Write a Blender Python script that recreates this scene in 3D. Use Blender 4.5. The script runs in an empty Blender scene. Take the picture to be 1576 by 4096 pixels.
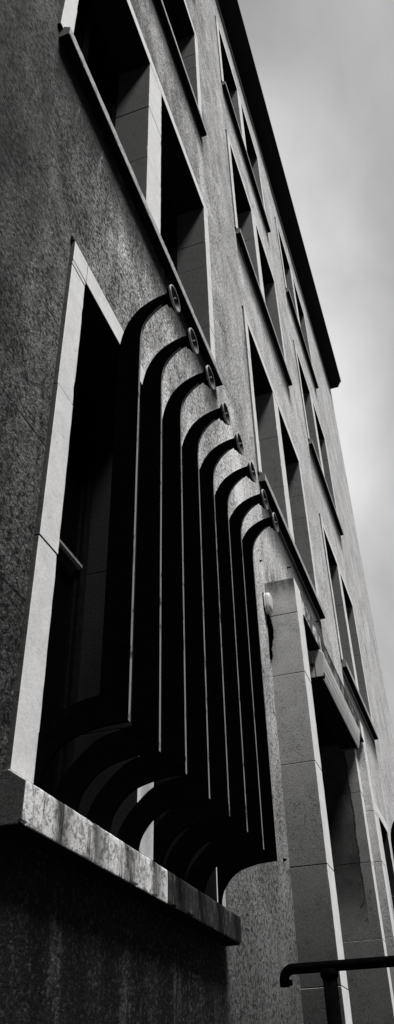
import bpy, bmesh, math, random
from mathutils import Vector, Matrix
random.seed(7)
scene = bpy.context.scene
COL = scene.collection
GROUND = -1.6          # camera eye is the origin height; the pavement lies 1.6 m below

# ------------------------------------------------------------------ node helpers
class NT:
    def __init__(self, nt):
        self.nt = nt
    def n(self, kind, **kw):
        nd = self.nt.nodes.new(kind)
        for k, v in kw.items():
            setattr(nd, k, v)
        return nd
    def link(self, a, b):
        self.nt.links.new(a, b)
    def _in(self, sock, v):
        if hasattr(v, 'is_output'):
            self.link(v, sock)
        else:
            sock.default_value = v
    def m(self, op, a, b=0.0, c=0.0, clamp=False):
        nd = self.n('ShaderNodeMath', operation=op)
        nd.use_clamp = clamp
        self._in(nd.inputs[0], a); self._in(nd.inputs[1], b); self._in(nd.inputs[2], c)
        return nd.outputs[0]
    def ss(self, x, e0, e1):           # smoothstep
        nd = self.n('ShaderNodeMapRange', interpolation_type='SMOOTHSTEP')
        self._in(nd.inputs[0], x)
        if e0 < e1:
            nd.inputs[1].default_value = e0; nd.inputs[2].default_value = e1
            nd.inputs[3].default_value = 0; nd.inputs[4].default_value = 1
        else:
            nd.inputs[1].default_value = e1; nd.inputs[2].default_value = e0
            nd.inputs[3].default_value = 1; nd.inputs[4].default_value = 0
        return nd.outputs[0]
    def lin(self, x, a, b, c, d):
        nd = self.n('ShaderNodeMapRange')
        self._in(nd.inputs[0], x)
        for i, v in enumerate((a, b, c, d)):
            nd.inputs[1 + i].default_value = v
        return nd.outputs[0]
    def pos(self):
        g = self.n('ShaderNodeNewGeometry')
        return g.outputs['Position']
    def xyz(self, v):
        s = self.n('ShaderNodeSeparateXYZ'); self.link(v, s.inputs[0])
        return s.outputs[0], s.outputs[1], s.outputs[2]
    def scale(self, v, s, off=(0, 0, 0)):
        nd = self.n('ShaderNodeMapping')
        self.link(v, nd.inputs[0])
        nd.inputs['Scale'].default_value = s
        nd.inputs['Location'].default_value = off
        return nd.outputs[0]
    def noise(self, v, s, detail=4, rough=.55, dist=0.0):
        nd = self.n('ShaderNodeTexNoise')
        self.link(v, nd.inputs['Vector'])
        nd.inputs['Scale'].default_value = s
        nd.inputs['Detail'].default_value = detail
        nd.inputs['Roughness'].default_value = rough
        nd.inputs['Distortion'].default_value = dist
        return nd.outputs[0]
    def voro(self, v, s, feature='F1'):
        nd = self.n('ShaderNodeTexVoronoi', feature=feature)
        self.link(v, nd.inputs['Vector'])
        nd.inputs['Scale'].default_value = s
        return nd.outputs[0]

def material(name):
    m = bpy.data.materials.new(name)
    m.use_nodes = True
    nt = m.node_tree
    nt.nodes.clear()
    t = NT(nt)
    out = t.n('ShaderNodeOutputMaterial')
    p = t.n('ShaderNodeBsdfPrincipled')
    t.link(p.outputs[0], out.inputs[0])
    return m, t, p

def set_grey(t, p, val, rough=.9, spec=.15):
    c = t.n('ShaderNodeCombineColor')
    for i in range(3):
        t._in(c.inputs[i], val)
    t.link(c.outputs[0], p.inputs['Base Color'])
    p.inputs['Roughness'].default_value = rough
    p.inputs['Specular IOR Level'].default_value = spec

def bump(t, p, h, strength, dist):
    b = t.n('ShaderNodeBump')
    b.inputs['Strength'].default_value = strength
    b.inputs['Distance'].default_value = dist
    t.link(h, b.inputs['Height'])
    t.link(b.outputs[0], p.inputs['Normal'])

# ------------------------------------------------------------------ materials
def mat_roughcast():
    m, t, p = material('roughcast_plaster')
    P = t.pos(); X, Y, Z = t.xyz(P)
    grain = t.noise(P, 125, 5, .75)
    clump = t.noise(P, 40, 5, .68, .6)
    pits = t.voro(t.scale(P, (1, 1, .8)), 70)
    patch = t.noise(t.scale(P, (1, 1, .75), (3, 1, 5)), 2.1, 6, .66, .9)
    damp = t.noise(t.scale(P, (3.2, 3, .5), (1, 0, 2)), 1.0, 5, .62, .5)
    broad = t.noise(t.scale(P, (1.3, 1, .45)), 1.6, 5, .6)
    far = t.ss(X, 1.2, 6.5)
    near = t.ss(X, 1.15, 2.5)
    base = t.m('ADD', t.m('MULTIPLY', t.lin(broad, .25, .75, .15, .29), t.lin(near, 0, 1, .40, 1.72)), t.m('MULTIPLY', far, .36))  # vignette put into the colour: near end dark, far end paler
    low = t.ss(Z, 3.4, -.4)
    base = t.m('MULTIPLY', base, t.m('SUBTRACT', 1.0, t.m('MULTIPLY', low, .90)))  # vignette towards the ground, also held in the wall colour
    pv = t.lin(patch, .32, .68, .52, 1.34)
    dv = t.lin(t.ss(damp, .42, .62), 0, 1, 1.10, .66)
    pd = t.m('MULTIPLY', pv, dv)
    pd = t.m('ADD', 1.0, t.m('MULTIPLY', t.m('SUBTRACT', pd, 1.0), t.m('SUBTRACT', 1.0, t.m('MULTIPLY', far, .72))))
    base = t.m('MULTIPLY', base, pd)
    vn = t.n('ShaderNodeTexVoronoi', feature='F1'); wv = t.n('ShaderNodeTexNoise'); t.link(P, wv.inputs['Vector']); wv.inputs['Scale'].default_value = 55; wv.inputs['Detail'].default_value = 3
    va_ = t.n('ShaderNodeVectorMath', operation='MULTIPLY_ADD'); t.link(wv.outputs['Color'], va_.inputs[0]); va_.inputs[1].default_value = (.03, .03, .03); t.link(P, va_.inputs[2])
    t.link(va_.outputs[0], vn.inputs['Vector']); vn.inputs['Scale'].default_value = 92
    sc = t.n('ShaderNodeSeparateColor'); t.link(vn.outputs['Color'], sc.inputs[0])
    peb = t.lin(t.m('POWER', sc.outputs[0], 1.6), 0, 1, .62, 1.70)
    peb = t.m('ADD', 1.0, t.m('MULTIPLY', t.m('SUBTRACT', peb, 1.0), t.m('SUBTRACT', 1.0, t.m('MULTIPLY', far, .6))))
    base = t.m('MULTIPLY', base, peb)
    # aggregate: pale and dark chips, deep pits
    gv = t.lin(grain, .36, .64, .42, 1.55)
    soft = t.m('SUBTRACT', 1.0, t.m('MULTIPLY', far, .55))
    gv = t.m('ADD', 1.0, t.m('MULTIPLY', t.m('SUBTRACT', gv, 1.0), soft))
    base = t.m('MULTIPLY', base, gv)
    hole = t.m('MULTIPLY', t.ss(t.m('ADD', clump, t.m('MULTIPLY', t.m('SUBTRACT', patch, .5), -.28)), .535, .585), t.ss(grain, .44, .50))
    hole = t.m('MULTIPLY', hole, t.m('SUBTRACT', 1.0, t.m('MULTIPLY', far, .36)))
    base = t.m('MULTIPLY', base, t.m('SUBTRACT', 1.0, t.m('MULTIPLY', hole, .94)))
    chip = t.m('MULTIPLY', t.ss(t.noise(t.scale(P, (1, 1, 1), (3, 7, 1)), 70, 2, .5), .70, .76), soft)
    base = t.m('ADD', base, t.m('MULTIPLY', chip, .34))
    # run-off streaks on the upper wall
    st = t.noise(t.scale(P, (2.2, 2, .7)), 1.0, 5, .65, .3)
    st2 = t.noise(t.scale(P, (16, 13, 9.0)), 1.0, 6, .68, .8)
    st3 = t.noise(t.scale(P, (7, 6, 8.5), (2, 5, 3)), 1.0, 7, .72, 1.3)
    streak = t.m('MAXIMUM', t.m('MULTIPLY', t.ss(st, .44, .60), t.ss(st2, .585, .64)), t.ss(st3, .625, .655))
    base = t.m('MULTIPLY', base, t.m('SUBTRACT', 1.0, t.m('MULTIPLY', streak, .74)))
    # soot streaks below every upper sill, the sill's shadow deepened in the colour
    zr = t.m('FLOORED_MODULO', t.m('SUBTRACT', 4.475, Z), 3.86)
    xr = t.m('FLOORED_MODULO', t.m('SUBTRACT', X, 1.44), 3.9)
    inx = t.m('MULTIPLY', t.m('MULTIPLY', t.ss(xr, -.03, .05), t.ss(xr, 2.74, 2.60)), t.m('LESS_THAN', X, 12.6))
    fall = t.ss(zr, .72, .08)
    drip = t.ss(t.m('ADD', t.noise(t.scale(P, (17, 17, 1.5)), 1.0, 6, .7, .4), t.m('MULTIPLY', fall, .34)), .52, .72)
    soot_shade = t.m('MULTIPLY', t.m('MULTIPLY', drip, fall), inx)
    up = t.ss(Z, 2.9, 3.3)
    soot_shade = t.m('MULTIPLY', soot_shade, up)
    base = t.m('MULTIPLY', base, t.m('SUBTRACT', 1.0, t.m('MULTIPLY', soot_shade, .90)))
    # grime washed down under the ground floor sill
    wob = t.m('MULTIPLY', t.m('SUBTRACT', t.noise(t.scale(P, (6, 6, 5)), 1.0, 4, .6), .5), .07)
    xw = t.m('ADD', X, wob)
    gm = t.m('MULTIPLY', t.ss(xw, 1.78, 1.84), t.ss(xw, 3.76, 3.715))
    gm = t.m('MULTIPLY', gm, t.ss(Z, .66, .58))
    stg = t.noise(t.scale(P, (8.5, 8, .55)), 1.0, 4, .6, .25)
    amt = t.m('SUBTRACT', 1.0, t.m('MULTIPLY', t.ss(stg, .54, .66), t.ss(Z, .50, .34)))
    amt = t.m('MULTIPLY', amt, t.lin(t.ss(Z, .0, .50), 0, 1, .66, .98))
    grit = t.ss(t.m('ADD', t.noise(P, 60, 4, .7), t.m('MULTIPLY', t.m('SUBTRACT', sc.outputs[0], .5), .16)), .50, .60)
    amt = t.m('MULTIPLY', amt, t.m('SUBTRACT', 1.0, t.m('MULTIPLY', grit, .42)))
    gm = t.m('MULTIPLY', gm, amt)
    base = t.m('MULTIPLY', base, t.m('SUBTRACT', 1.0, t.m('MULTIPLY', gm, .985)))
    # black staining around the head of the doorway
    hd = t.m('MULTIPLY', t.m('MULTIPLY', t.ss(X, 5.12, 5.3), t.ss(X, 8.5, 8.3)), t.m('MULTIPLY', t.ss(Z, 3.95, 3.35), t.ss(Z, 3.2, 3.3)))
    hd = t.m('MULTIPLY', hd, t.ss(t.noise(t.scale(P, (12, 10, 2)), 1.0, 6, .7, .6), .40, .56))
    base = t.m('MULTIPLY', base, t.m('SUBTRACT', 1.0, t.m('MULTIPLY', hd, .85)))
    pale_zone = t.m('MULTIPLY', t.m('MULTIPLY', t.ss(X, 1.9, 2.9), t.ss(X, 5.6, 4.4)), t.m('MULTIPLY', t.ss(Z, 2.2, 3.0), t.ss(Z, 4.9, 4.2)))  # paler zone of wall around the grille top
    base = t.m('MULTIPLY', base, t.m('ADD', 1.0, t.m('MULTIPLY', pale_zone, .42)))
    # scored courses, broken up
    zz = t.m('ABSOLUTE', t.m('SUBTRACT', t.m('FLOORED_MODULO', t.m('ADD', Z, .34), .6433), .3216))
    zl = t.m('MULTIPLY', t.ss(zz, .0075, .003), t.m('MULTIPLY', t.ss(t.noise(P, 3.1, 3, .6), .42, .56), t.ss(X, 4.2, 2.6)))
    base = t.m('MULTIPLY', base, t.m('SUBTRACT', 1.0, t.m('MULTIPLY', zl, .6)))
    set_grey(t, p, t.m('MAXIMUM', base, .012), .95, .1)
    h = t.m('ADD', t.m('MULTIPLY', grain, .55), t.m('MULTIPLY', vn.outputs['Distance'], -.35))
    h = t.m('ADD', h, t.m('MULTIPLY', pits, .2))
    h = t.m('ADD', h, t.m('MULTIPLY', clump, .8))
    h = t.m('SUBTRACT', h, t.m('MULTIPLY', hole, 1.0))
    h = t.m('MULTIPLY', h, t.m('SUBTRACT', 1.0, t.m('MULTIPLY', far, .6)))
    h = t.m('SUBTRACT', h, t.m('MULTIPLY', zl, .5))
    bump(t, p, h, .9, .014)
    return m

def mat_stone(name, base, low=.0, side=False, drip=0.0, dark=False, portal=False):
    m, t, p = material(name)
    P = t.pos(); X, Y, Z = t.xyz(P)
    fine = t.noise(P, 75, 4, .6)
    mott = t.noise(P, 10, 6, .65, .3)
    v = t.m('MULTIPLY', base, t.lin(mott, .25, .75, .84, 1.10))
    v = t.m('MULTIPLY', v, t.lin(fine, .3, .7, .92, 1.07))
    spots = t.ss(t.noise(P, 38, 3, .55), .68, .76)
    v = t.m('MULTIPLY', v, t.m('SUBTRACT', 1.0, t.m('MULTIPLY', spots, .45)))
    h = t.m('MULTIPLY', fine, .5)
    if side:
        v = t.m('MULTIPLY', v, t.lin(t.noise(P, 110, 3, .7), .35, .65, .70, 1.24))
        crown = t.m('MULTIPLY', t.m('MULTIPLY', t.ss(Z, 3.12, 3.33), t.ss(Z, 3.40, 3.36)), t.lin(t.noise(t.scale(P, (12, 12, 3)), 1.0, 5, .7), .35, .6, .25, .85))
        v = t.m('MULTIPLY', v, t.m('SUBTRACT', 1.0, crown))
        worm = t.voro(t.scale(P, (1, 1, .7)), 17, 'DISTANCE_TO_EDGE')
        wn = t.noise(P, 13, 5, .65, 1.6)
        band = t.m('ABSOLUTE', t.m('SUBTRACT', wn, .5))
        crack = t.m('MULTIPLY', t.ss(band, .030, .006), t.ss(t.noise(P, 2.3, 3, .6), .45, .60))
        v = t.m('MULTIPLY', v, t.m('SUBTRACT', 1.0, t.m('MULTIPLY', crack, .55)))
        blot = t.m('MULTIPLY', t.ss(t.noise(t.scale(P, (1, 1, .5)), 9, 5, .7, .5), .62, .70), t.ss(t.noise(P, 1.7, 2), .45, .6))
        v = t.m('MULTIPLY', v, t.m('SUBTRACT', 1.0, t.m('MULTIPLY', blot, .70)))
        h = t.m('SUBTRACT', h, t.m('MULTIPLY', crack, .6))
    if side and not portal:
        v = t.m('MULTIPLY', v, t.lin(t.ss(X, 3.2, 7.0), 0, 1, .42, 1.0))  # side faces darker at the near end, shade put into the colour
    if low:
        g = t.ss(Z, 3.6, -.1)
        v = t.m('MULTIPLY', v, t.m('SUBTRACT', 1.0, t.m('MULTIPLY', g, low)))  # stone darkens downward, a vignette held in its colour
    if drip:
        d = t.ss(t.noise(t.scale(P, (30, 20, 3.5)), 1.0, 6, .72, .5), .50, .64)
        d2 = t.ss(t.noise(P, 34, 5, .7, .8), .48, .58)
        d = t.m('MULTIPLY', d, t.ss(t.noise(P, 4.5, 4, .6), .40, .60))
        d = t.m('MAXIMUM', d, t.m('MULTIPLY', d2, .70))
        v = t.m('MULTIPLY', v, t.m('SUBTRACT', 1.0, t.m('MULTIPLY', d, drip)))
        h = t.m('ADD', h, t.m('MULTIPLY', t.noise(P, 34, 5, .7), .9))
    if dark:
        d = t.ss(t.noise(t.scale(P, (60, 30, 12)), 1.0, 5, .7, .6), .50, .66)
        v = t.m('MULTIPLY', v, t.m('ADD', .12, t.m('MULTIPLY', d, .7)))
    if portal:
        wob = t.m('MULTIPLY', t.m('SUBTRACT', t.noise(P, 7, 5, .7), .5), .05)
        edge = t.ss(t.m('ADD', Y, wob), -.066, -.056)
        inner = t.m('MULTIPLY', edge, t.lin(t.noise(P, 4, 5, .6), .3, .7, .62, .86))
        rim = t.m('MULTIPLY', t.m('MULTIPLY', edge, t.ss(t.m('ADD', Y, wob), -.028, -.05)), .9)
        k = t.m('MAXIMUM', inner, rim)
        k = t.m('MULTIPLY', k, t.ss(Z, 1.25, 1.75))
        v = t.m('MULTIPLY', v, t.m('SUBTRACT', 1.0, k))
    set_grey(t, p, t.m('MAXIMUM', v, .008), .88, .2)
    bump(t, p, h, .30 if not drip else .6, .006)
    return m

def mat_plain(name, val, rough=.8, spec=.1, var=.25, scale=20):
    m, t, p = material(name)
    P = t.pos()
    n = t.noise(P, scale, 4, .6)
    set_grey(t, p, t.m('MULTIPLY', val, t.lin(n, .25, .75, 1 - var, 1 + var)), rough, spec)
    bump(t, p, n, .15, .003)
    return m

def mat_lit_worn_edge():  # chipped front edge, paler iron standing in for sun on it
    m, t, p = material('lit_worn_iron_edge')
    P = t.pos()
    n = t.noise(t.scale(P, (40, 40, 6)), 1.0, 5, .7)
    chips = t.ss(t.noise(t.scale(P, (50, 50, 14), (5, 1, 2)), 1.0, 4, .7), .54, .62)
    v = t.m('MULTIPLY', t.lin(n, .3, .7, .20, .34), t.m('SUBTRACT', 1.0, t.m('MULTIPLY', chips, .9)))
    set_grey(t, p, v, .65, .25)
    bump(t, p, n, .3, .002)
    return m

def mat_ribbed():
    m, t, p = material('white_ribbed_metal')
    P = t.pos()
    X, Y, Z = t.xyz(P)
    n = t.noise(t.scale(P, (1.5, 60, 60)), 1.0, 4, .6)
    blot = t.noise(P, 8, 5, .6)
    v = t.m('MULTIPLY', .92, t.lin(n, .30, .70, .66, 1.08))
    v = t.m('MULTIPLY', v, t.lin(blot, .3, .7, .85, 1.08))
    set_grey(t, p, t.m('MINIMUM', v, .92), .45, .4)
    return m

def mat_head():
    m, t, p = material('blackened_lintel_stone')
    P = t.pos(); X, Y, Z = t.xyz(P)
    a = t.noise(t.scale(P, (5.5, 6, 3.2)), 1.0, 6, .7, .9)
    b = t.noise(t.scale(P, (34, 20, 9)), 1.0, 5, .7, .5)
    black = t.m('MULTIPLY', t.ss(a, .44, .53), t.lin(b, .3, .6, .75, 1.0))
    top = t.ss(t.m('ADD', Z, t.m('MULTIPLY', t.m('SUBTRACT', b, .5), .10)), 3.27, 3.33)
    k = t.m('MAXIMUM', black, top)
    grey = t.lin(t.ss(X, 5.9, 6.4), 0, 1, .80, .24)
    v = t.m('MULTIPLY', grey, t.m('SUBTRACT', 1.0, t.m('MULTIPLY', k, .93)))
    v = t.m('MULTIPLY', v, t.lin(b, .3, .7, .8, 1.15))
    set_grey(t, p, v, .9, .1)
    bump(t, p, b, .4, .004)
    return m

M = {}
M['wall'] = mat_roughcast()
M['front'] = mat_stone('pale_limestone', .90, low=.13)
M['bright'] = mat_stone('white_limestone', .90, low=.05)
M['dimside'] = mat_stone('shaded_reveal_stone', .018, low=.3, side=True)  # ground window reveals, their shadow put into the stone colour
M['side'] = mat_stone('shaded_side_limestone', .23, low=.2, side=True)  # darker copy of the front stone, side shade put into the colour
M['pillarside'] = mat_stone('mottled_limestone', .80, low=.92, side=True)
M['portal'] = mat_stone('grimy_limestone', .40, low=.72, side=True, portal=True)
M['sill'] = mat_stone('stained_sill_stone', .56, drip=.52)
M['slab'] = mat_stone('pale_sill_stone', .80, drip=.86)
M['darkslab'] = mat_stone('blackened_sill_stone', .15, dark=True, drip=.4)
M['head'] = mat_head()
M['soot_shade'] = mat_plain('shaded_underside', .012, .95, .02, .5)  # undersides near black, their shade put into the colour
M['iron'] = mat_plain('black_painted_iron', .0022, .75, .0, .4, 30)
M['edge'] = mat_lit_worn_edge()
M['rim'] = mat_plain('pale_zinc', .42, .6, .2, .45, 60)
M['bowl'] = mat_plain('tarnished_zinc', .05, .6, .2, .7, 45)
M['frame'] = mat_plain('dark_timber', .006, .8, .0, .4, 25)
M['rail'] = mat_plain('weathered_pale_timber', .22, .8, .1, .4, 40)
M['glass'] = mat_plain('dark_window_glass', .002, .5, .0, .3, 3)
M['door'] = mat_plain('dark_door_timber', .006, .7, .05, .4, 10)
M['joint'] = mat_plain('dark_mortar', .03, .95, .05, .4, 40)
M['dark_strip'] = mat_plain('near_black_strip', .010, .8, .05, .4, 30)
M['cornice'] = mat_stone('black_cornice_stone', .016, drip=.5)  # near-black stone with drip mottling
M['white'] = mat_plain('white_enamel', .66, .45, .4, .06, 12)
M['ribbed'] = mat_ribbed()
M['strands'] = mat_plain('pale_steel', .45, .4, .4, .2, 30)
M['asphalt'] = mat_plain('asphalt', .04, .95, .1, .35, 60)
M['paving'] = mat_plain('basalt_paving', .05, .9, .1, .35, 25)
M['roof'] = mat_plain('dark_roof', .06, .9, .1, .3, 8)

# ------------------------------------------------------------------ mesh helpers
def link(name, bm, mats, parent=None, bev=0.0, smooth=False, recalc=True):
    if recalc:
        bmesh.ops.recalc_face_normals(bm, faces=bm.faces)
    me = bpy.data.meshes.new(name)
    bm.to_mesh(me); bm.free()
    for mt in mats:
        me.materials.append(mt)
    if smooth:
        for f in me.polygons:
            f.use_smooth = True
    o = bpy.data.objects.new(name, me)
    COL.objects.link(o)
    if parent is not None:
        o.parent = parent
        o.matrix_parent_inverse = Matrix.Translation(-Vector(world_loc(parent)))
    if bev:
        b = o.modifiers.new('bevel', 'BEVEL')
        b.width = bev; b.segments = 2; b.limit_method = 'ANGLE'; b.angle_limit = math.radians(40)
    return o

def world_loc(o):
    v = Vector(o.location)
    if o.parent is not None:
        return o.matrix_parent_inverse @ v + world_loc(o.parent)
    return v

def thing(name, label, cat, loc, group=None):
    o = bpy.data.objects.new(name, None)
    COL.objects.link(o)
    o.location = loc
    o.empty_display_size = .2
    tag(o, label, cat, group)
    return o

def tag(o, label, cat, group=None):
    o['label'] = label; o['category'] = cat
    if group:
        o['group'] = group

def box(bm, x0, x1, y0, y1, z0, z1, slots=(0, 0, 0), jit=0.0):
    """slots: material index of (front -Y, sides +-X, underside -Z)"""
    jx = random.uniform(-jit, jit); jy = random.uniform(-jit, jit)
    v = [bm.verts.new((x + jx, y + (jy if y == y0 else 0), z)) for x in (x0, x1) for y in (y0, y1) for z in (z0, z1)]
    def f(a, s):
        fc = bm.faces.new([v[i] for i in a]); fc.material_index = s
    f((0, 4, 5, 1), slots[0])       # -Y
    f((2, 3, 7, 6), slots[0])       # +Y
    f((0, 1, 3, 2), slots[1])       # -X
    f((4, 6, 7, 5), slots[1])       # +X
    f((0, 2, 6, 4), slots[2])       # -Z
    f((1, 5, 7, 3), slots[0])       # +Z
    return v

def rough_column(bm, x0, x1, y0, y1, z0, z1, slots, jit):
    n = max(2, int((z1 - z0) / .045))
    jx = random.uniform(-jit, jit); jy = random.uniform(-jit, jit)
    rings = []
    for i in range(n + 1):
        z = z0 + (z1 - z0) * i / n
        def w():
            q = random.random()
            return random.uniform(0, .0014) + (random.uniform(.001, .005) if q > .93 else 0)
        e1, e2 = w(), w()
        i1 = .011
        rings.append([bm.verts.new(p) for p in ((x0 + jx + e1, y0 + jy + e1 * .8, z), (x0 + jx + i1, y0 + jy, z), (x1 + jx - i1, y0 + jy, z), (x1 + jx - e2, y0 + jy + e2 * .8, z),
                                                (x1 + jx, y0 + jy + i1, z), (x1 + jx, y1, z), (x0 + jx, y1, z), (x0 + jx, y0 + jy + i1, z))])
    sl = (slots[0], slots[0], slots[0], slots[1], slots[1], slots[0], slots[1], slots[1])
    for A, B in zip(rings[:-1], rings[1:]):
        for k in range(8):
            f = bm.faces.new((A[k], A[(k + 1) % 8], B[(k + 1) % 8], B[k])); f.material_index = sl[k]
    f = bm.faces.new(rings[0]); f.material_index = slots[2]
    f = bm.faces.new(rings[-1]); f.material_index = slots[0]

def blocks(bm, x0, x1, y0, y1, cuts, slots, core=3, gap=.0024, jit=.0012):
    """a stack of dressed stones with open joints over a recessed mortar core"""
    for a, b in zip(cuts[:-1], cuts[1:]):
        g0 = gap / 2 if a != cuts[0] else 0
        g1 = gap / 2 if b != cuts[-1] else 0
        rough_column(bm, x0, x1, y0, y1, a + g0, b - g1, slots, jit)
    r = .007
    box(bm, x0 + r, x1 - r, y0 + r, y1 - r, cuts[0] + .005, cuts[-1] - .005, (core, core, core))

def rows(bm, x0cuts, y0, y1, z0, z1, slots, core=3, gap=.0024):
    for a, b in zip(x0cuts[:-1], x0cuts[1:]):
        g0 = gap / 2 if a != x0cuts[0] else 0
        g1 = gap / 2 if b != x0cuts[-1] else 0
        box(bm, a + g0, b - g1, y0, y1, z0, z1, slots)
    r = .006
    box(bm, x0cuts[0] + r, x0cuts[-1] - r, y0 + r, y1 - r, z0 + r, z1 - r, (core, core, core))

def prism(bm, prof, x0, x1, slot=0):
    """profile in (y, z), extruded along X"""
    a = [bm.verts.new((x0, y, z)) for y, z in prof]
    b = [bm.verts.new((x1, y, z)) for y, z in prof]
    n = len(prof)
    fs = []
    for i in range(n):
        j = (i + 1) % n
        f = bm.faces.new((a[i], a[j], b[j], b[i])); f.material_index = slot; fs.append(f)
    for ring in (a, list(reversed(b))):
        f = bm.faces.new(ring); f.material_index = slot; fs.append(f)
    return fs

def tube(bm, pts, r, seg=14, slot=0, cap=True):
    pts = [Vector(p) for p in pts]
    rings = []
    prev = None
    for i, p in enumerate(pts):
        d = (pts[min(i + 1, len(pts) - 1)] - pts[max(i - 1, 0)]).normalized()
        if prev is None:
            u = d.orthogonal().normalized()
        else:
            u = (prev - d * prev.dot(d)).normalized()
        prev = u
        w = d.cross(u)
        rr = r[i] if isinstance(r, (list, tuple)) else r
        rings.append([bm.verts.new(p + (u * math.cos(2 * math.pi * k / seg) + w * math.sin(2 * math.pi * k / seg)) * rr) for k in range(seg)])
    for A, B in zip(rings[:-1], rings[1:]):
        for k in range(seg):
            f = bm.faces.new((A[k], A[(k + 1) % seg], B[(k + 1) % seg], B[k])); f.material_index = slot
            f.smooth = True
    if cap:
        for R_ in (rings[0], rings[-1]):
            f = bm.faces.new(R_); f.material_index = slot

def catmull(pts, k=5):
    out = []
    P = [pts[0]] + list(pts) + [pts[-1]]
    for i in range(1, len(P) - 2):
        p0, p1, p2, p3 = P[i - 1], P[i], P[i + 1], P[i + 2]
        for s in range(k):
            u = s / k
            out.append(tuple(.5 * (2 * p1[c] + (p2[c] - p0[c]) * u + (2 * p0[c] - 5 * p1[c] + 4 * p2[c] - p3[c]) * u * u
                                   + (-p0[c] + 3 * p1[c] - 3 * p2[c] + p3[c]) * u ** 3) for c in range(2)))
    out.append(tuple(pts[-1]))
    return out

# ------------------------------------------------------------------ layout of the facade
XL, XR = -5.0, 16.15
ROOFZ = 16.72
upper = []
for c in range(3):
    for r in range(3):
        dx = 3.9 * c + (.07 if c == 2 else 0)
        dz = 3.86 * r + (.045 if c == 2 else (.03 if c == 1 else 0))
        upper.append((c, r, dx, dz))
ground_w = [0.0, 7.8]
DOOR = (5.41, 8.205, -.40, 3.10)

holes = []
for c, r, dx, dz in upper:
    holes.append((1.41 + dx, 4.075 + dx, 4.566 + dz, 6.90 + dz))
for dx in ground_w:
    holes.append((1.805 + dx, 3.725 + dx, .739, 3.165))
holes.append((5.30, 8.30, -.40, 3.20))

building = thing('building', 'tall grey roughcast office block with rows of stone framed windows and a dark cornice', 'building', (XL, 0, GROUND))

bm = bmesh.new()
xs = sorted(set([XL, XR] + [h[i] for h in holes for i in (0, 1)]))
zs = sorted(set([GROUND, ROOFZ] + [h[i] for h in holes for i in (2, 3)]))
cache = {}
def gv(x, z):
    if (x, z) not in cache:
        cache[(x, z)] = bm.verts.new((x, 0, z))
    return cache[(x, z)]
for i in range(len(xs) - 1):
    for j in range(len(zs) - 1):
        cx = (xs[i] + xs[i + 1]) / 2; cz = (zs[j] + zs[j + 1]) / 2
        if any(h[0] < cx < h[1] and h[2] < cz < h[3] for h in holes):
            continue
        bm.faces.new((gv(xs[i], zs[j]), gv(xs[i + 1], zs[j]), gv(xs[i + 1], zs[j + 1]), gv(xs[i], zs[j + 1])))
# end walls, back
def quad(a, b, c, d):
    bm.faces.new([bm.verts.new(p) for p in (a, b, c, d)])
quad((XR, 0, GROUND), (XR, 11, GROUND), (XR, 11, ROOFZ), (XR, 0, ROOFZ))
quad((XL, 11, GROUND), (XL, 0, GROUND), (XL, 0, ROOFZ), (XL, 11, ROOFZ))
quad((XR, 11, GROUND), (XL, 11, GROUND), (XL, 11, ROOFZ), (XR, 11, ROOFZ))
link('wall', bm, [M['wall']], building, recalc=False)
# roof slab
bm = bmesh.new()
box(bm, XL, XR - .01, .02, 10.98, ROOFZ - .25, ROOFZ - .02)
link('roof', bm, [M['roof']], building)
# moulded cornice
bm = bmesh.new()
CZ = 16.36
prof = [(.25, CZ + .36), (.002, CZ), (-.235, CZ), (-.235, CZ + .045), (-.262, CZ + .055), (-.262, CZ + .10),
        (-.288, CZ + .11), (-.288, CZ + .155), (-.318, CZ + .165), (-.335, CZ + .19), (-.335, CZ + .25), (-.2, CZ + .36)]
prism(bm, prof, XL, XR - .02)
link('cornice', bm, [M['cornice']], building, bev=.004)

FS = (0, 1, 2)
smat = [M['front'], M['side'], M['soot_shade'], M['joint']]

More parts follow.
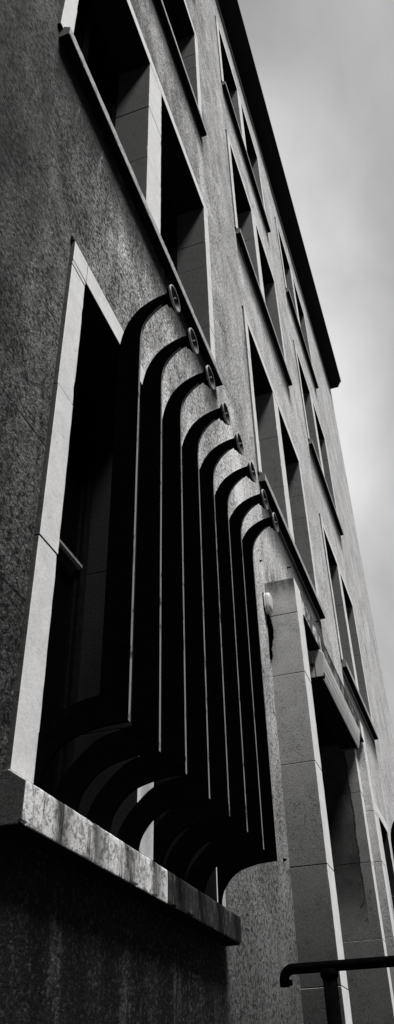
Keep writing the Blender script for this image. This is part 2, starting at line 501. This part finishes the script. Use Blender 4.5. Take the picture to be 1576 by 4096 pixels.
def add_window(ix0, ix1, mx0, mx1, zs_, zl, zt, sx0, sx1, sy, sill_h, sill_slabs, jamb_cuts, mull_cuts, jw, transom=None):
    """stone framed window: jambs and lintel are the window mesh; mullion, sill, frames, panes are its own parts"""
    yf, yb = -.02, .32
    bm = bmesh.new()
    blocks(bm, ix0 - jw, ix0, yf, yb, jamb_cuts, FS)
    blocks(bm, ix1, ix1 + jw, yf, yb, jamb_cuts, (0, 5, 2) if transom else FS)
    rows(bm, [ix0 - jw, ix0 + .003, (mx0 + mx1) / 2, ix1 - .003, ix1 + jw], yf - .0015, yb, zl, zt, FS)
    # dark strip along the joint between lintel and plaster
    prism(bm, [(.01, zt), (-.016, zt), (-.016, zt + .012), (-.010, zt + .034), (.01, zt + .036)], ix0 - jw - .01, ix1 + jw + .01, 4)
    w = link('window', bm, smat + [M['dark_strip'], M['dimside']], building, bev=.003)
    bm = bmesh.new()
    blocks(bm, mx0, mx1, yf, yb, mull_cuts, FS)
    link('mullion', bm, [smat[0], M['dimside'] if transom else smat[1], smat[2], smat[3]], w, bev=.003)
    # sill slabs, top falling outwards
    bm = bmesh.new()
    for (a, b, slot) in sill_slabs:
        pr = [(.31, zs_), (-.02, zs_), (sy + .012, zs_ - .030), (sy, zs_ - .036), (sy, zs_ - .048), (sy, zs_ - sill_h + .012), (sy, zs_ - sill_h), (sy + .012, zs_ - sill_h), (.0, zs_ - sill_h), (.31, zs_ - sill_h)]
        ns = int((b - a) / .03)
        st_ = []
        for q in range(ns + 1):
            x = a + .001 + (b - a - .002) * q / ns
            def chip():
                return random.uniform(0, .003) + (random.uniform(.003, .012) if random.random() > .92 else 0)
            c1, c2 = chip(), chip()
            ring = []
            for i, (y, z) in enumerate(pr):
                if i == 3: y, z = y + c1, z - c1 * .6
                if i == 6: y, z = y + c2 * .7, z + c2 * .7
                ring.append(bm.verts.new((x, y, z)))
            st_.append(ring)
        for va, vb in zip(st_[:-1], st_[1:]):
            for i in range(len(pr)):
                j = (i + 1) % len(pr)
                f = bm.faces.new((va[i], va[j], vb[j], vb[i]))
                f.material_index = 1 if i in (6, 7, 8) else slot
        for ring in (st_[0], st_[-1]):
            f = bm.faces.new(ring); f.material_index = 4
    link('sill', bm, [M['sill'], M['soot_shade'], M['slab'], M['darkslab'], M['side']], w, bev=.004)
    # timber frames, two lights
    fr = bmesh.new(); pn = bmesh.new()
    for a, b in ((ix0, mx0), (mx1, ix1)):
        z0, z1 = zs_ + .001, zl - .001
        a += .001; b -= .001
        t = .055
        box(fr, a, a + t, .25, .31, z0, z1); box(fr, b - t, b, .25, .31, z0, z1)
        box(fr, a + t, b - t, .25, .31, z1 - t, z1); box(fr, a + t, b - t, .25, .31, z0, z0 + t)
        mid = (a + b) / 2
        box(fr, mid - .035, mid + .035, .245, .305, z0 + t, z1 - t)
        # inner mouldings
        for q0, q1 in ((a + t, mid - .035), (mid + .035, b - t)):
            box(fr, q0, q0 + .02, .268, .30, z0 + t, z1 - t); box(fr, q1 - .02, q1, .268, .30, z0 + t, z1 - t)
        box(pn, a + t * .5, b - t * .5, .286, .294, z0 + t * .5, z1 - t * .5)
    link('window_frame', fr, [M['frame']], w, bev=.003)
    link('pane', pn, [M['glass']], w)
    if transom:
        bm = bmesh.new()
        box(bm, ix0 + .002, mx0 - .06, .244, .262, transom - .008, transom + .008)
        box(bm, ix0 + .42, ix0 + .45, .244, .262, transom - .05, transom - .014)
        link('transom_bar', bm, [M['rail']], w, bev=.002)
    return w

for c, r, dx, dz in upper:
    zs_ = 4.60 + dz
    zl, zt = 6.765 + dz, 6.90 + dz
    cuts_j = [zs_ - .03, 5.05 + dz, 5.86 + dz, 6.22 + dz, zl]
    cuts_m = [zs_, 5.32 + dz, 6.05 + dz, zl]
    add_window(1.535 + dx, 3.95 + dx, 2.60 + dx, 2.857 + dx, zs_, zl, zt, 1.44 + dx, 4.085 + dx, -.063, .122,
               [(1.44 + dx, 4.085 + dx, 0)], cuts_j, cuts_m, .125)
for k, dx in enumerate(ground_w):
    zs_ = .745
    add_window(1.936 + dx, 3.594 + dx, 2.67 + dx, 2.832 + dx, zs_, 3.025, 3.165, 1.79 + dx, 3.745 + dx, -.078, .148,
               [(1.79 + dx, 2.83 + dx, 2), (2.83 + dx, 3.745 + dx, 3)], [zs_, 1.52, 2.235, 2.995, 3.025], [zs_, 1.20, 1.95, 3.025], .131,
               transom=1.955)

# doorway: head and inner frame, pillars, door
bm = bmesh.new()
rows(bm, [5.413, 6.22, 7.35, 8.202], -.238, .35, 3.10, 3.345, (4, 1, 2))
pcut = [-.40, .58, 1.235, 1.885, 2.54, 3.05]
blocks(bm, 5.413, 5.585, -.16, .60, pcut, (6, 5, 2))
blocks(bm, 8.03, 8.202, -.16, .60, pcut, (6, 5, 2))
rows(bm, [5.413, 6.8, 8.202], -.158, .60, 3.05, 3.098, (0, 5, 2))
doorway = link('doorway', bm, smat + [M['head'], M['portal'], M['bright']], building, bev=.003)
bm = bmesh.new()
prism(bm, [(-.236, 3.096), (-.252, 3.096), (-.246, 3.130), (-.236, 3.134)], 5.42, 8.195)  # black strip standing in for the shaded gap under the lintel
link('shade_strip', bm, [M['dark_strip']], doorway)
for x0, x1, cut in ((5.19, 5.41, [-.40, -.07, .58, 1.235, 1.885, 2.54, 3.036, 3.345]), (8.205, 8.415, [-.40, .2, .62, 1.27, 1.92, 2.40, 3.05, 3.345])):
    bm = bmesh.new()
    blocks(bm, x0, x1, -.24, .35, cut, FS)
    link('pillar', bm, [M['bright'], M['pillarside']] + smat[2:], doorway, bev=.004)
bm = bmesh.new()
for a in (5.585, 6.81):
    b = a + 1.22
    box(bm, a + .002, b - .002, .55, .595, -.398, 2.4)
    for z0, z1 in ((-.25, .5), (.62, 1.3), (1.42, 2.28)):
        box(bm, a + .14, b - .14, .53, .552, z0, z1)
box(bm, 5.587, 8.028, .56, .59, 2.402, 3.049)
door = link('door', bm, [M['door']], doorway, bev=.004)
bm = bmesh.new()
tube(bm, [(6.74, .55, .62), (6.74, .49, .62), (6.74, .49, .90), (6.74, .55, .90)], .012, 10)
link('handle', bm, [M['iron']], door)

# ------------------------------------------------------------------ curved iron fin grilles
back = catmull([(-.422, 2.757), (-.378, 2.750), (-.331, 2.732), (-.284, 2.698), (-.246, 2.640), (-.222, 2.570), (-.210, 2.490), (-.207, 2.40)], 4)
legup = catmull([(-.207, .979), (-.180, .977), (-.130, .967), (-.083, .949), (-.030, .906), (.020, .850), (.047, .795), (.055, .735)], 4)
leglow = catmull([(-.034, .72), (-.035, .752), (-.045, .787), (-.062, .813), (-.080, .834), (-.100, .850), (-.130, .866), (-.180, .879), (-.230, .886), (-.30, .888)], 4)
front = catmull([(-.30, 2.45), (-.301, 2.51), (-.306, 2.565), (-.319, 2.612), (-.345, 2.652), (-.382, 2.686), (-.422, 2.706)], 4)
FIN = back + legup + leglow + front
FT = .014

def dish_bm(x, y, z):
    bm = bmesh.new()
    prof = [(0, .030), (.026, .030), (.030, .022), (.046, .013), (.0570, .002), (.0590, -.003), (.0582, -.007), (.0538, -.0072), (.051, -.003), (.038, .008), (.02, .014), (0, .015)]
    seg = 40
    rings = []
    for (r, dy) in prof:
        if r == 0:
            rings.append([bm.verts.new((x, y + dy, z))])
        else:
            rings.append([bm.verts.new((x + r * math.cos(2 * math.pi * k / seg), y + dy, z + r * math.sin(2 * math.pi * k / seg))) for k in range(seg)])
    for i, (A, B) in enumerate(zip(rings[:-1], rings[1:])):
        slot = 0 if i < 4 else (1 if i < 7 else 2)
        for k in range(seg):
            a, b = A[k % len(A)], A[(k + 1) % len(A)]
            c, d = B[(k + 1) % len(B)], B[k % len(B)]
            vs = []
            for q in (a, b, c, d):
                if q not in vs:
                    vs.append(q)
            f = bm.faces.new(vs); f.material_index = slot; f.smooth = True
    return bm

def make_fin(parent, x):
    bm = bmesh.new()
    fs = prism(bm, FIN, x, x + FT)
    bmesh.ops.recalc_face_normals(bm, faces=bm.faces)
    for f in fs:
        n = f.normal
        if abs(n.x) < .5 and n.y < -.45 and f.calc_center_median().z > .9:
            f.material_index = 1
    fin = link('fin', bm, [M['iron'], M['edge']], parent, recalc=False)
    dish = link('dish', dish_bm(x + FT / 2, -.446, 2.714), [M['iron'], M['rim'], M['bowl']], fin)
    bm = bmesh.new()
    tube(bm, [(x + FT / 2, -.431, 2.714), (x + FT / 2, -.455, 2.714)], .0035, 8)
    tube(bm, [(x + FT / 2 - .012, -.436, 2.714), (x + FT / 2 + .012, -.436, 2.714)], .003, 8)
    link('pin', bm, [M['rim']], fin)
    return fin

def make_grille(dx, label):
    g = thing('window_grille', label, 'window grille', (1.93 + dx, -.05, .745), 'curved iron fin grilles over the ground floor windows')
    for k in range(8):
        fin = make_fin(g, 1.93 + dx + .2386 * k + random.uniform(-.003, .003))
        fin.location.z += random.uniform(-.005, .005)
    return g
make_grille(0.0, 'row of eight curved black iron fins ending in dishes, over the large near window')
make_grille(7.8, 'black curved fin grille cut off at the right edge, beyond the doorway pillars')

# ------------------------------------------------------------------ awning cassette
aw = thing('awning_cassette', 'closed white ribbed awning box mounted under the stained doorway lintel', 'awning', (5.955, -.15, 2.84))
bm = bmesh.new()
pr = [(-.07, 3.084)]
N = 48
for i in range(N + 1):
    a = i / N
    z = 3.084 - a * .238
    y = -.246 - .034 * math.sin(math.pi / 2 * min(1, a / .24)) + .037 * max(0, (a - .24) / .76) ** 1.5
    y += .0010 * math.cos(a * 2 * math.pi * 6)
    pr.append((y, z))
pr.append((-.07, 2.846))
fs = prism(bm, pr, 5.985, 7.66)
fs[len(pr) - 2].material_index = fs[len(pr) - 1].material_index = 1
bmesh.ops.recalc_face_normals(bm, faces=bm.faces)
for f in fs:
    if f.normal.z < -.8:
        f.material_index = 1
link('box', bm, [M['ribbed'], M['soot_shade']], aw)
for x0, x1 in ((5.952, 5.984), (7.661, 7.69)):
    bm = bmesh.new()
    pr2 = [(-.065, 3.088)] + [(-.249 - .034 * math.sin(math.pi / 2 * min(1, i / 12 / .24)) + .037 * max(0, (i / 12 - .24) / .76) ** 1.5, 3.088 - i / 12 * .246) for i in range(13)] + [(-.065, 2.842)]
    fs = prism(bm, pr2, x0, x1)
    bmesh.ops.recalc_face_normals(bm, faces=bm.faces)
    for f in fs:
        if f.normal.z < -.8:
            f.material_index = 1
    cap = link('end_cap', bm, [M['white'], M['soot_shade']], aw, bev=.006)
    if x0 < 6:
        bm = bmesh.new()
        box(bm, x0 - .0022, x0 + .001, -.199, -.195, 2.848, 3.082)
        link('seam', bm, [M['bowl']], cap)
bm = bmesh.new()
tube(bm, [(5.951, -.178, 2.955), (5.945, -.178, 2.955)], .017, 20)
tube(bm, [(5.945, -.178, 2.955), (5.932, -.178, 2.955)], .009, 14)
link('winding_eye', bm, [M['bowl']], aw)
bm = bmesh.new()
tube(bm, [(5.940, -.178, 2.962), (5.936, -.180, 2.99), (5.936, -.182, 3.03), (5.938, -.175, 3.052), (5.945, -.160, 3.060), (5.952, -.145, 3.060)], .0055, 10)
link('hook', bm, [M['white']], aw)
bm = bmesh.new()
prism(bm, [(-.20, 2.8435), (-.258, 2.848), (-.258, 2.872), (-.2615, 2.872), (-.2615, 2.836), (-.20, 2.834)], 5.955, 5.99)
link('bracket', bm, [M['iron']], aw)

# ------------------------------------------------------------------ alarm box at the pillar head
al = thing('alarm_box', 'small white rounded box fixed to the wall beside the top of the near doorway pillar', 'alarm box', (5.13, 0, 3.05))
def rounded(x0, x1, y0, y1, z0, z1, seg=20, pw=3.2):
    bm = bmesh.new()
    cx, cz = (x0 + x1) / 2, (z0 + z1) / 2
    rx, rz = (x1 - x0) / 2, (z1 - z0) / 2
    lv = [(0, 1.0), (.55, 1.0), (.8, .94), (.93, .80), (1.0, .55), (1.0, 0)]
    rings = []
    for d, s in lv:
        y = y1 + (y0 - y1) * d
        if s == 0:
            rings.append([bm.verts.new((cx, y, cz))]); continue
        R = []
        for k in range(seg * 2):
            a = math.pi * k / seg
            ca, sa = math.cos(a), math.sin(a)
            R.append(bm.verts.new((cx + rx * s * math.copysign(abs(ca) ** (2 / pw), ca), y, cz + rz * s * math.copysign(abs(sa) ** (2 / pw), sa))))
        rings.append(R)
    for A, B in zip(rings[:-1], rings[1:]):
        n = len(A)
        for k in range(n):
            if len(B) == 1:
                f = bm.faces.new((A[k], A[(k + 1) % n], B[0]))
            else:
                f = bm.faces.new((A[k], A[(k + 1) % n], B[(k + 1) % n], B[k]))
            f.smooth = True
    return bm
link('cover', rounded(5.085, 5.183, -.060, -.012, 3.042, 3.206), [M['white']], al)
link('rim', rounded(5.082, 5.186, -.028, -.010, 3.039, 3.209), [M['white']], al)
link('gasket', rounded(5.084, 5.1845, -.033, -.012, 3.0405, 3.2075), [M['bowl']], al)
bm = bmesh.new(); box(bm, 5.088, 5.180, -.0125, .001, 3.048, 3.200)
link('base_plate', bm, [M['iron']], al, bev=.002)
# ragged black mark below the box, built as strands against the pillar
cb = thing('strands', 'ragged black vertical strands running down the corner below the white alarm box', 'strands', (5.17, -.02, 2.66))
bm = bmesh.new()
for i in range(5):
    pts = []
    for k in range(22):
        z = 3.06 - k * .0185
        w = math.sin(math.pi * min(1, k / 17)) if k < 18 else .25
        pts.append((5.176 - .004 * i + random.uniform(-.003, .003), -.006 - .008 * i * w + random.uniform(-.003, .003), z + random.uniform(-.004, .004)))
    tube(bm, pts, [.009 + random.uniform(-.003, .003) for _ in pts], 8)
link('strand', bm, [M['iron']], cb)

# ------------------------------------------------------------------ iron pegs in the wall
for (x, z, l, lab) in ((5.10, 3.50, .018, 'shortest black iron peg in the wall, left above the alarm box'),
                       (6.26, 4.155, .040, 'longer black iron peg in the wall just above the near doorway pillar'),
                       (7.60, 4.275, .030, 'black iron peg in the wall under the far end of the sill above the doorway'),
                       (5.03, 1.245, .020, 'black iron peg low in the wall between the fins and the near pillar')):
    pg = bmesh.new()
    tube(pg, [(x, .004, z), (x, -l, z)], .007, 10)
    tube(pg, [(x, -.001, z), (x, -.006, z)], .011, 12)
    o = link('wall_peg', pg, [M['iron']])
    tag(o, lab, 'peg', 'iron pegs in the wall')

# ------------------------------------------------------------------ handrail and landing
hr = thing('handrail', 'black tubular handrail on one post in front of the doorway pillar', 'handrail', (3.92, -.45, -.40))
HX, HZ, HR = 3.92, .515, .0215
bm = bmesh.new()
bend = []
for d in range(0, 91, 9):
    a = math.radians(d)
    bend.append((HX, -.2545 + .042 * math.cos(a), HZ - .042 + .042 * math.sin(a)))
pts = [(HX, -.2125, HZ - .066)] + bend + [(HX, -.30, HZ), (HX, -.6, HZ), (HX, -1.0, HZ), (HX, -1.45, HZ)]
tube(bm, pts, HR, 20)
link('rail', bm, [M['iron']], hr)
for yp in (-.415, -1.40):
    bm = bmesh.new()
    tube(bm, [(HX, yp, -.40), (HX, yp, HZ - .035)], .031, 20)
    post = link('post', bm, [M['iron']], hr)
    bm = bmesh.new()
    tube(bm, [(HX, yp, HZ - .050), (HX, yp, HZ - .036), (HX, yp, HZ - .030), (HX, yp, HZ - .012)], [.032, .040, .040, .036], 20)
    link('collar', bm, [M['iron']], post)
bm = bmesh.new()
box(bm, HX - .012, HX + .012, -.246, -.232, HZ - .062, HZ - .040)
link('bracket', bm, [M['iron']], hr, bev=.003)

st = thing('entrance_landing', 'raised stone landing with steps before the doorway', 'steps', (6.3, -.8, GROUND))
bm = bmesh.new()
box(bm, 3.80, 9.10, -1.50, -.002, GROUND + .001, -.40)
link('landing_slab', bm, [M['paving']], st, bev=.01)
for i in range(6):
    bm = bmesh.new()
    box(bm, 9.10 + .3 * i + .002, 9.10 + .3 * (i + 1), -1.50, -.002, GROUND + .001, -.40 - .17 * (i + 1))
    link('step', bm, [M['paving']], st, bev=.008)

# ------------------------------------------------------------------ ground
def ground(name, x0, x1, y0, y1, z, mt):
    bm = bmesh.new()
    bm.faces.new([bm.verts.new(p) for p in ((x0, y0, z), (x1, y0, z), (x1, y1, z), (x0, y1, z))])
    o = link(name, bm, [mt], recalc=False)
    o['kind'] = 'structure'
    return o
ground('road', -400, 400, -400, 400, GROUND - .12, M['asphalt'])
bm = bmesh.new()
box(bm, -30, 60, -2.3, -.001, GROUND - .3, GROUND)
o = link('pavement', bm, [M['paving']]); o['kind'] = 'structure'

# ------------------------------------------------------------------ light
SUN = Vector((-.45, -1.0, 2.5)).normalized()      # towards the sun
sd = bpy.data.lights.new('sun', 'SUN')
sd.energy = 5.0
sd.angle = math.radians(12.0)
sd.color = (1.0, .985, .965)
so = bpy.data.objects.new('sun', sd); COL.objects.link(so)
so.rotation_euler = SUN.to_track_quat('Z', 'Y').to_euler()
so.location = (-4, -8, 20)

w = bpy.data.worlds.new('World'); scene.world = w
w.use_nodes = True
w.node_tree.nodes.clear()
t = NT(w.node_tree)
out = t.n('ShaderNodeOutputWorld'); bg = t.n('ShaderNodeBackground')
t.link(bg.outputs[0], out.inputs[0])
sky = t.n('ShaderNodeTexSky', sky_type='NISHITA')
sky.sun_disc = False
sky.sun_elevation = math.asin(SUN.z)
sky.sun_rotation = math.atan2(SUN.x, SUN.y)
bw = t.n('ShaderNodeRGBToBW'); t.link(sky.outputs[0], bw.inputs[0])
tc = t.n('ShaderNodeTexCoord')
G = tc.outputs['Generated']
def dotdir(d):
    nd = t.n('ShaderNodeVectorMath', operation='DOT_PRODUCT')
    t.link(G, nd.inputs[0]); nd.inputs[1].default_value = Vector(d).normalized()
    return nd.outputs['Value']
dd = dotdir((.66, .06, .74))
gx, gy, gz = t.xyz(G)
glow = t.m('MULTIPLY', t.ss(gy, -.075, .065), t.m('MULTIPLY', t.ss(gx, .33, .52), t.ss(gx, .95, .76)))
bank = t.ss(dd, .30, .90)
cl = t.noise(t.scale(G, (1.6, 2.4, 2.2), (.3, .1, .7)), 2.3, 5, .5, .3)
cl2 = t.noise(t.scale(G, (1, 1.6, 1.5), (4, 2, 1)), 5.0, 5, .55, .2)
v = t.m('ADD', .035, t.m('MULTIPLY', bank, .41))
v = t.m('ADD', v, t.m('MULTIPLY', glow, .29))
v = t.m('MULTIPLY', v, t.lin(cl, .3, .7, .84, 1.16))
v = t.m('MULTIPLY', v, t.lin(cl2, .3, .7, .94, 1.06))
thin = t.m('MULTIPLY', bw.outputs[0], .004)        # thin veil of clear sky behind the cloud
v = t.m('ADD', t.m('MULTIPLY', v, 10.0), thin)
cc = t.n('ShaderNodeCombineColor')
for i in range(3):
    t.link(v, cc.inputs[i])
t.link(cc.outputs[0], bg.inputs['Color'])
bg.inputs['Strength'].default_value = .1

# ------------------------------------------------------------------ camera
R = [[0.32718851017364253, -0.9446569308961436, -0.023894805298031632],
     [0.5707324249631588, 0.21770424757179077, -0.7917508200128991],
     [0.7531349002044883, 0.24541423105701216, 0.6103766683685338]]
cam = bpy.data.cameras.new('camera')
co = bpy.data.objects.new('camera', cam); COL.objects.link(co)
mw = Matrix(((R[0][0], -R[1][0], -R[2][0], 0), (R[0][1], -R[1][1], -R[2][1], -1.15), (R[0][2], -R[1][2], -R[2][2], 0), (0, 0, 0, 1)))
co.matrix_world = mw
cam.sensor_fit = 'VERTICAL'
cam.sensor_height = 24.0
cam.lens = 24.0 * 3147.98 / 4096
cam.clip_start = .05
cam.clip_end = 1000
scene.camera = co

scene.view_settings.view_transform = 'Standard'
scene.view_settings.look = 'None'
scene.view_settings.exposure = 0
scene.view_settings.gamma = 1
scene.cycles.max_bounces = 6
